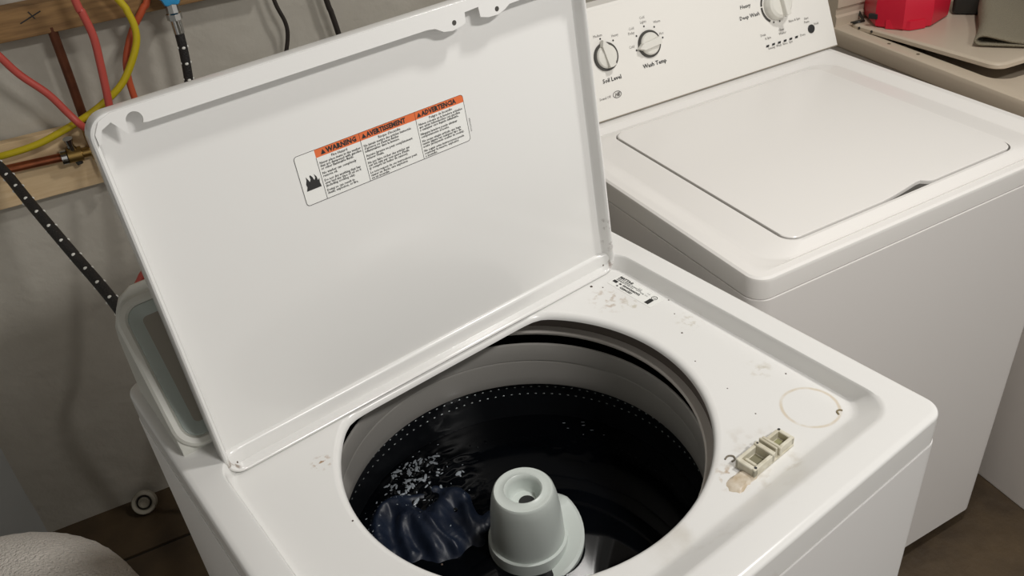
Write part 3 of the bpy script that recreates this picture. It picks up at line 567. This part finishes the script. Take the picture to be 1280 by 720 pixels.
MB(MTC).box(-0.035, 0.035, -0.03, 0.045, 0.0025, 0.07, 0.008).build('body', blackstuff, tcs)
MB(MTC).box(-0.030, 0.018, -0.036, -0.028, 0.02, 0.045, 0.003).build('clip', knobdark, tcs); MB(MTC).box(0.024, 0.030, -0.034, -0.029, 0.010, 0.060, 0.001).build('rib', chrome, tcs)
stp = MB(MT)
stp.strip([[(0.045, -0.060, 0.003), (0.075, -0.062, 0.003), (0.092, -0.020, 0.012)], [(0.042, -0.075, 0.005), (0.068, -0.080, 0.006), (0.086, -0.040, 0.016)]])
sto = stp.build('strap', blackstuff); sd = sto.modifiers.new('s', 'SOLIDIFY'); sd.thickness = 0.003; sd.offset = 1
tag(sto, 'short black strap lying beside the red plastic case', 'strap')
# folded grey cloth: the rounded fold points at the viewer's left, open ends to the right
MT = MT0
FO = MT.inverted() @ (M3 @ Vector((0.084, 0.160, 0.945))); FO.z = 0
path = catmull([(0.22, 0.012, 0), (0.12, 0.010, 0), (0.070, 0.0100, 0), (0.040, 0.0150, 0), (0.012, 0.0215, 0), (-0.002, 0.0205, 0), (-0.008, 0.0120, 0), (0.000, 0.0050, 0), (0.020, 0.0045, 0), (0.060, 0.0045, 0), (0.12, 0.0045, 0), (0.22, 0.0045, 0)], 6)
gc = MB(MT); rows = []
for p in path:
    row = []
    for k in range(17):
        t = k / 16; P = FO + right * (p.x + 0.004 * sin(t * 6)) + away * (t * 0.26)
        row.append((P.x, P.y, 0.0035 + p.y * (1 + 1.6 * t if p.y > 0.009 else 1) + 0.0012 * sin(t * 9 + p.x * 30) * (p.y > 0.009)))
    rows.append(row)
gc.strip(rows)
gco = gc.build('folded_cloth', greycloth, ang=180); sd = gco.modifiers.new('s', 'SOLIDIFY'); sd.thickness = 0.0045; sd.offset = 0
tag(gco, 'folded taupe grey cloth with rounded edge on the far right lid', 'cloth')

# ------------------------------------------------------------------ wall fittings
pk = MB(MW).box(-0.19, 0.30, 0.0, 0.022, 0.841, 0.967, 0.002)
tag(pk.build('wooden_plank', wood), 'pale pine plank fixed to the wall behind the copper pipe', 'plank')
bmn = MB(MW).box(-0.19, 0.62, 0.0, 0.045, 1.150, 1.204, 0.003)
bmo = tag(bmn.build('wooden_beam', wood2), 'thick brown lumber beam fixed to the wall above the tubes', 'beam')
for pa, pb in (((0.184, 1.177), (0.222, 1.191)), ((0.2025, 1.194), (0.209, 1.180))):
    MB(MW).tube([(pa[0], 0.0452, pa[1]), (pb[0], 0.0452, pb[1])], 0.0011, 6).build('marker_stroke', ink, bmo)
vp = thing('copper_pipe', wp(0.226, 0.96, 0.035), 'tarnished vertical copper pipe dropping from the beam', 'pipe')
MB(MW).tube([(0.2285, 0.037, 1.16), (0.226, 0.036, 1.05), (0.222, 0.036, 0.94)], 0.0085, 14).build('tube', copper_dark, vp)
MB(MW).tube([(0.2225, 0.036, 0.968), (0.222, 0.036, 0.940)], 0.0105, 14).build('sleeve', brass, vp)
hp = thing('copper_pipe', wp(0.1, 0.92, 0.04), 'bright horizontal copper pipe with brass valve on the plank', 'pipe')
MB(MW).tube([(-0.18, 0.034, 0.925), (0.05, 0.034, 0.9225), (0.18, 0.034, 0.918)], 0.0085, 14).build('tube', copper, hp)
vb = MB(MW); vb.tube([(0.165, 0.038, 0.919), (0.172, 0.038, 0.919), (0.173, 0.038, 0.919), (0.198, 0.038, 0.918), (0.199, 0.038, 0.918), (0.225, 0.038, 0.918)], [0.0115, 0.0115, 0.0145, 0.0145, 0.010, 0.010], 16)
vb.tube([(0.213, 0.036, 0.918), (0.222, 0.036, 0.918)], 0.0125, 6); vb.tube([(0.222, 0.036, 0.945), (0.222, 0.036, 0.90)], 0.010, 14)
vbo = vb.build('valve_body', brass, hp)
MB(MW).tube([(0.160, 0.038, 0.9195), (0.161, 0.038, 0.9195), (0.171, 0.038, 0.919), (0.172, 0.038, 0.919)], [0.013, 0.0155, 0.0155, 0.013], 12).build('collar', chrome, hp)
MB(MW).tube([(0.184, 0.04, 0.932), (0.184, 0.05, 0.945), (0.184, 0.052, 0.958)], [0.009, 0.006, 0.009], 12).build('valve_stem', chrome, hp)
MB(MW).tube([(0.222, 0.040, 0.90), (0.226, 0.050, 0.885), (0.232, 0.055, 0.860)], [0.009, 0.008, 0.008], 12).build('hose_nut', chrome, hp)
MB(MW).tube([(0.185, 0.036, 0.912), (0.188, 0.040, 0.898)], [0.008, 0.006], 10).build('drain_cap', blackstuff, hp)
def tubething(name, pts, r, m, label, cat, n=12):
    return tag(MB(MW).tube(catmull([(s, o, h) for s, h, o in pts], 8), r, n).build(name, m, ang=60), label, cat)
tubething('plastic_tube', [(-0.10, 1.75, 0.09), (0.03, 1.42, 0.09), (0.085, 1.26, 0.09), (0.118, 1.18, 0.09), (0.136, 1.142, 0.09), (0.154, 1.104, 0.088), (0.185, 1.060, 0.089), (0.204, 1.019, 0.091), (0.217, 0.993, 0.094), (0.228, 0.968, 0.072), (0.230, 0.945, 0.050)], 0.0068, redpex, 'red plastic tube slanting in from the left edge to the valve', 'tube')
tubething('plastic_tube', [(0.26, 1.90, 0.11), (0.272, 1.45, 0.11), (0.283, 1.22, 0.11), (0.287, 1.190, 0.11), (0.291, 1.146, 0.11), (0.286, 1.096, 0.11), (0.280, 1.049, 0.11), (0.273, 0.999, 0.11), (0.268, 0.93, 0.13), (0.262, 0.80, 0.19), (0.240, 0.732, 0.20), (0.222, 0.708, 0.20), (0.205, 0.680, 0.20), (0.19, 0.60, 0.20), (0.175, 0.30, 0.17), (0.17, 0.008, 0.15)], 0.0070, redpex, 'red plastic tube hanging nearly straight down over the beam', 'tube')
tubething('plastic_tube', [(0.50, 1.70, 0.055), (0.455, 1.32, 0.055), (0.403, 1.184, 0.055), (0.387, 1.161, 0.055), (0.357, 1.125, 0.052), (0.333, 1.082, 0.05), (0.324, 1.045, 0.05), (0.322, 0.990, 0.05), (0.32, 0.80, 0.05), (0.32, 0.40, 0.05), (0.32, 0.008, 0.05)], 0.0064, orangepex, 'rusty orange plastic tube curving behind the yellow tube', 'tube')
tubething('plastic_tube', [(0.12, 1.75, 0.078), (0.24, 1.42, 0.078), (0.345, 1.205, 0.078), (0.360, 1.165, 0.078), (0.362, 1.128, 0.078), (0.348, 1.094, 0.078), (0.314, 1.048, 0.076), (0.276, 1.020, 0.074), (0.230, 0.997, 0.070), (0.185, 0.982, 0.070), (0.137, 0.966, 0.062), (0.083, 0.957, 0.052), (0.03, 0.958, 0.048), (-0.15, 0.98, 0.05)], 0.0066, yellow, 'yellow plastic tube looping across the wall', 'tube')
def braided(pts, label, r=0.0088):
    t = thing('braided_hose', wp(pts[0][0], pts[0][1], pts[0][2]), label, 'hose')
    P = catmull([(s, o, h) for s, h, o in pts], 10)
    MB(MW).tube(P, r, 14).build('hose', blackhose, t, ang=60)
    fk = MB(); acc = 0; last = None; i = 0
    for p in P:
        q = MW @ p
        if last is not None: acc += (q - last).length
        last = q
        if acc > 0.030:
            acc = 0; tg = (q - prev).normalized(); n0 = Vector((-0.1, -0.92, 0.39)); n0 = (n0 - tg * n0.dot(tg)).normalized()
            for k_ in range(4):
                c = q + (Matrix.Rotation(k_ * pi / 2, 3, tg) @ n0) * (r - 0.0018)
                fk.lathe([(0.0, -0.0034), (0.0030, -0.0020), (0.0038, 0.0), (0.0030, 0.0020), (0.0, 0.0034)], tuple(c), 8)
        prev = q
    fk.build('tracer_fleck', fleck, t, kind='stuff')
    return t
braided([(-0.02, 1.10, 0.09), (0.032, 1.0, 0.082), (0.062, 0.949, 0.085), (0.099, 0.911, 0.20), (0.142, 0.866, 0.33), (0.182, 0.824, 0.45), (0.22, 0.78, 0.60), (0.25, 0.745, 0.72), (0.265, 0.74, 0.795)], 'black braided hose slanting from the left edge down behind the console', 0.0096)
hB = braided([(0.435, 1.118, 0.08), (0.433, 1.082, 0.08), (0.429, 1.044, 0.08), (0.423, 1.002, 0.08), (0.415, 0.941, 0.09), (0.405, 0.80, 0.14), (0.41, 0.66, 0.30), (0.43, 0.66, 0.55), (0.44, 0.72, 0.755)], 'black braided hose hanging from the blue-handled valve', 0.0088)
vv = thing('shutoff_valve', wp(0.435, 1.15, 0.06), 'chrome shutoff valve with a bright blue handle on the beam', 'valve')
bl = MB(MW)
hl = []
for k in range(40):
    a = 2 * pi * k / 40; r = 0.022 * (1 + 0.10 * cos(a * 6)); hl.append((0.437 + r * cos(a), 1.186 + r * sin(a)))
bl.loops([[(0.437 + (x - 0.437) * k, y, 1.186 + (z - 1.186) * k) for x, z in hl] for k, y in ((0.85, 0.070), (1.0, 0.074), (1.0, 0.088), (0.88, 0.094), (0.5, 0.096))], True, True)
bl.build('handle', bluem, vv)
MB(MW).tube([(0.437, 0.04, 1.186), (0.437, 0.072, 1.186)], 0.008, 12).build('stem', chrome, vv)
ch = MB(MW); ch.tube([(0.4355, 0.078, 1.168), (0.435, 0.08, 1.150), (0.435, 0.08, 1.149), (0.435, 0.08, 1.138)], [0.0115, 0.0115, 0.014, 0.014], 8); ch.tube([(0.435, 0.08, 1.139), (0.435, 0.08, 1.112)], 0.0098, 14); ch.tube([(0.436, 0.045, 1.160), (0.4355, 0.078, 1.160)], 0.009, 12)
ch.build('fitting', chrome, vv)
tubething('power_cord', [(0.58, 1.90, 0.03), (0.60, 1.40, 0.03), (0.622, 1.18, 0.03), (0.628, 1.132, 0.03), (0.632, 1.106, 0.03), (0.641, 1.072, 0.03), (0.639, 1.044, 0.03), (0.624, 1.003, 0.03), (0.598, 0.943, 0.03), (0.56, 0.80, 0.05), (0.55, 0.40, 0.06), (0.55, 0.006, 0.06)], 0.0042, cordm, 'thin dark cord bending behind the top of the lid', 'cord')
tubething('power_cord', [(0.68, 1.90, 0.03), (0.705, 1.35, 0.03), (0.731, 1.110, 0.03), (0.737, 1.072, 0.03), (0.744, 1.015, 0.03), (0.745, 0.959, 0.03), (0.74, 0.80, 0.04), (0.74, 0.40, 0.05), (0.74, 0.008, 0.05)], 0.0058, cordm, 'thicker straight dark cord behind the top of the lid', 'cord')
dp = thing('drain_pipe', wp(0.012, 0.0, 0.05), 'white plastic drain pipe end where the wall meets the floor', 'pipe')
DM = MW @ Matrix.Translation((0.031, 0.055, 0.030)) @ Matrix.Rotation(radians(-52), 4, 'X')
MB(DM).lathe([(0.029, -0.03), (0.029, 0.0), (0.027, 0.003), (0.020, 0.003), (0.018, 0.0), (0.018, -0.010)], (0, 0, 0), 32).build('collar', pvc, dp)
MB(DM).lathe([(0.014, -0.012), (0.013, 0.0), (0.010, 0.002), (0.008, -0.001), (0.0, -0.002)], (0, 0, 0), 24).build('plug', pvc, dp)
MB(DM).lathe([(0.018, -0.008), (0.014, -0.010), (0.0, -0.012)], (0, 0, 0), 24).build('recess', knobdark, dp)

# ------------------------------------------------------------------ hamper with towel, lower left corner
HC = (-0.38, 0.78)
hm = thing('laundry_hamper', (HC[0], HC[1], 0), 'white plastic laundry hamper under the towel at lower left', 'hamper')
MB().lathe([(0.0, 0.0), (0.20, 0.0), (0.205, 0.006), (0.255, 0.45), (0.265, 0.455), (0.265, 0.465), (0.250, 0.465), (0.196, 0.012), (0, 0.012)], (HC[0], HC[1], 0), 48).build('bin', hamperm, hm)
tw = MB(); rows = []
NR, NA = 70, 160
for i in range(NR):
    t = i / (NR - 1); row = []
    for k in range(NA):
        a = 2 * pi * k / NA
        if t < 0.62: u_ = t / 0.62; r = 0.300 * sin(u_ * pi / 2) ** 0.9; z = 0.485 + 0.115 * cos(u_ * pi / 2)
        else: u_ = (t - 0.62) / 0.38; r = 0.300 + 0.008 * u_ + 0.010 * u_ * sin(a * 11 + 1); z = 0.485 - 0.17 * u_
        d = 0.016 * noise.noise(Vector((r * cos(a) * 7, r * sin(a) * 7, z * 6 + 4))) + 0.0022 * noise.noise(Vector((cos(a) * r * 160, sin(a) * r * 160, z * 160)))
        nz = max(0, cos(min(1, t / 0.62) * pi / 2)); row.append((HC[0] + (r + d * (1 - nz)) * cos(a), HC[1] + (r + d * (1 - nz)) * sin(a), z + d * nz))
    rows.append(row)
tw.loops(rows)
tag(tw.build('terry_towel', terry, ang=180), 'white fluffy terry towel heaped in the lower left corner', 'towel')
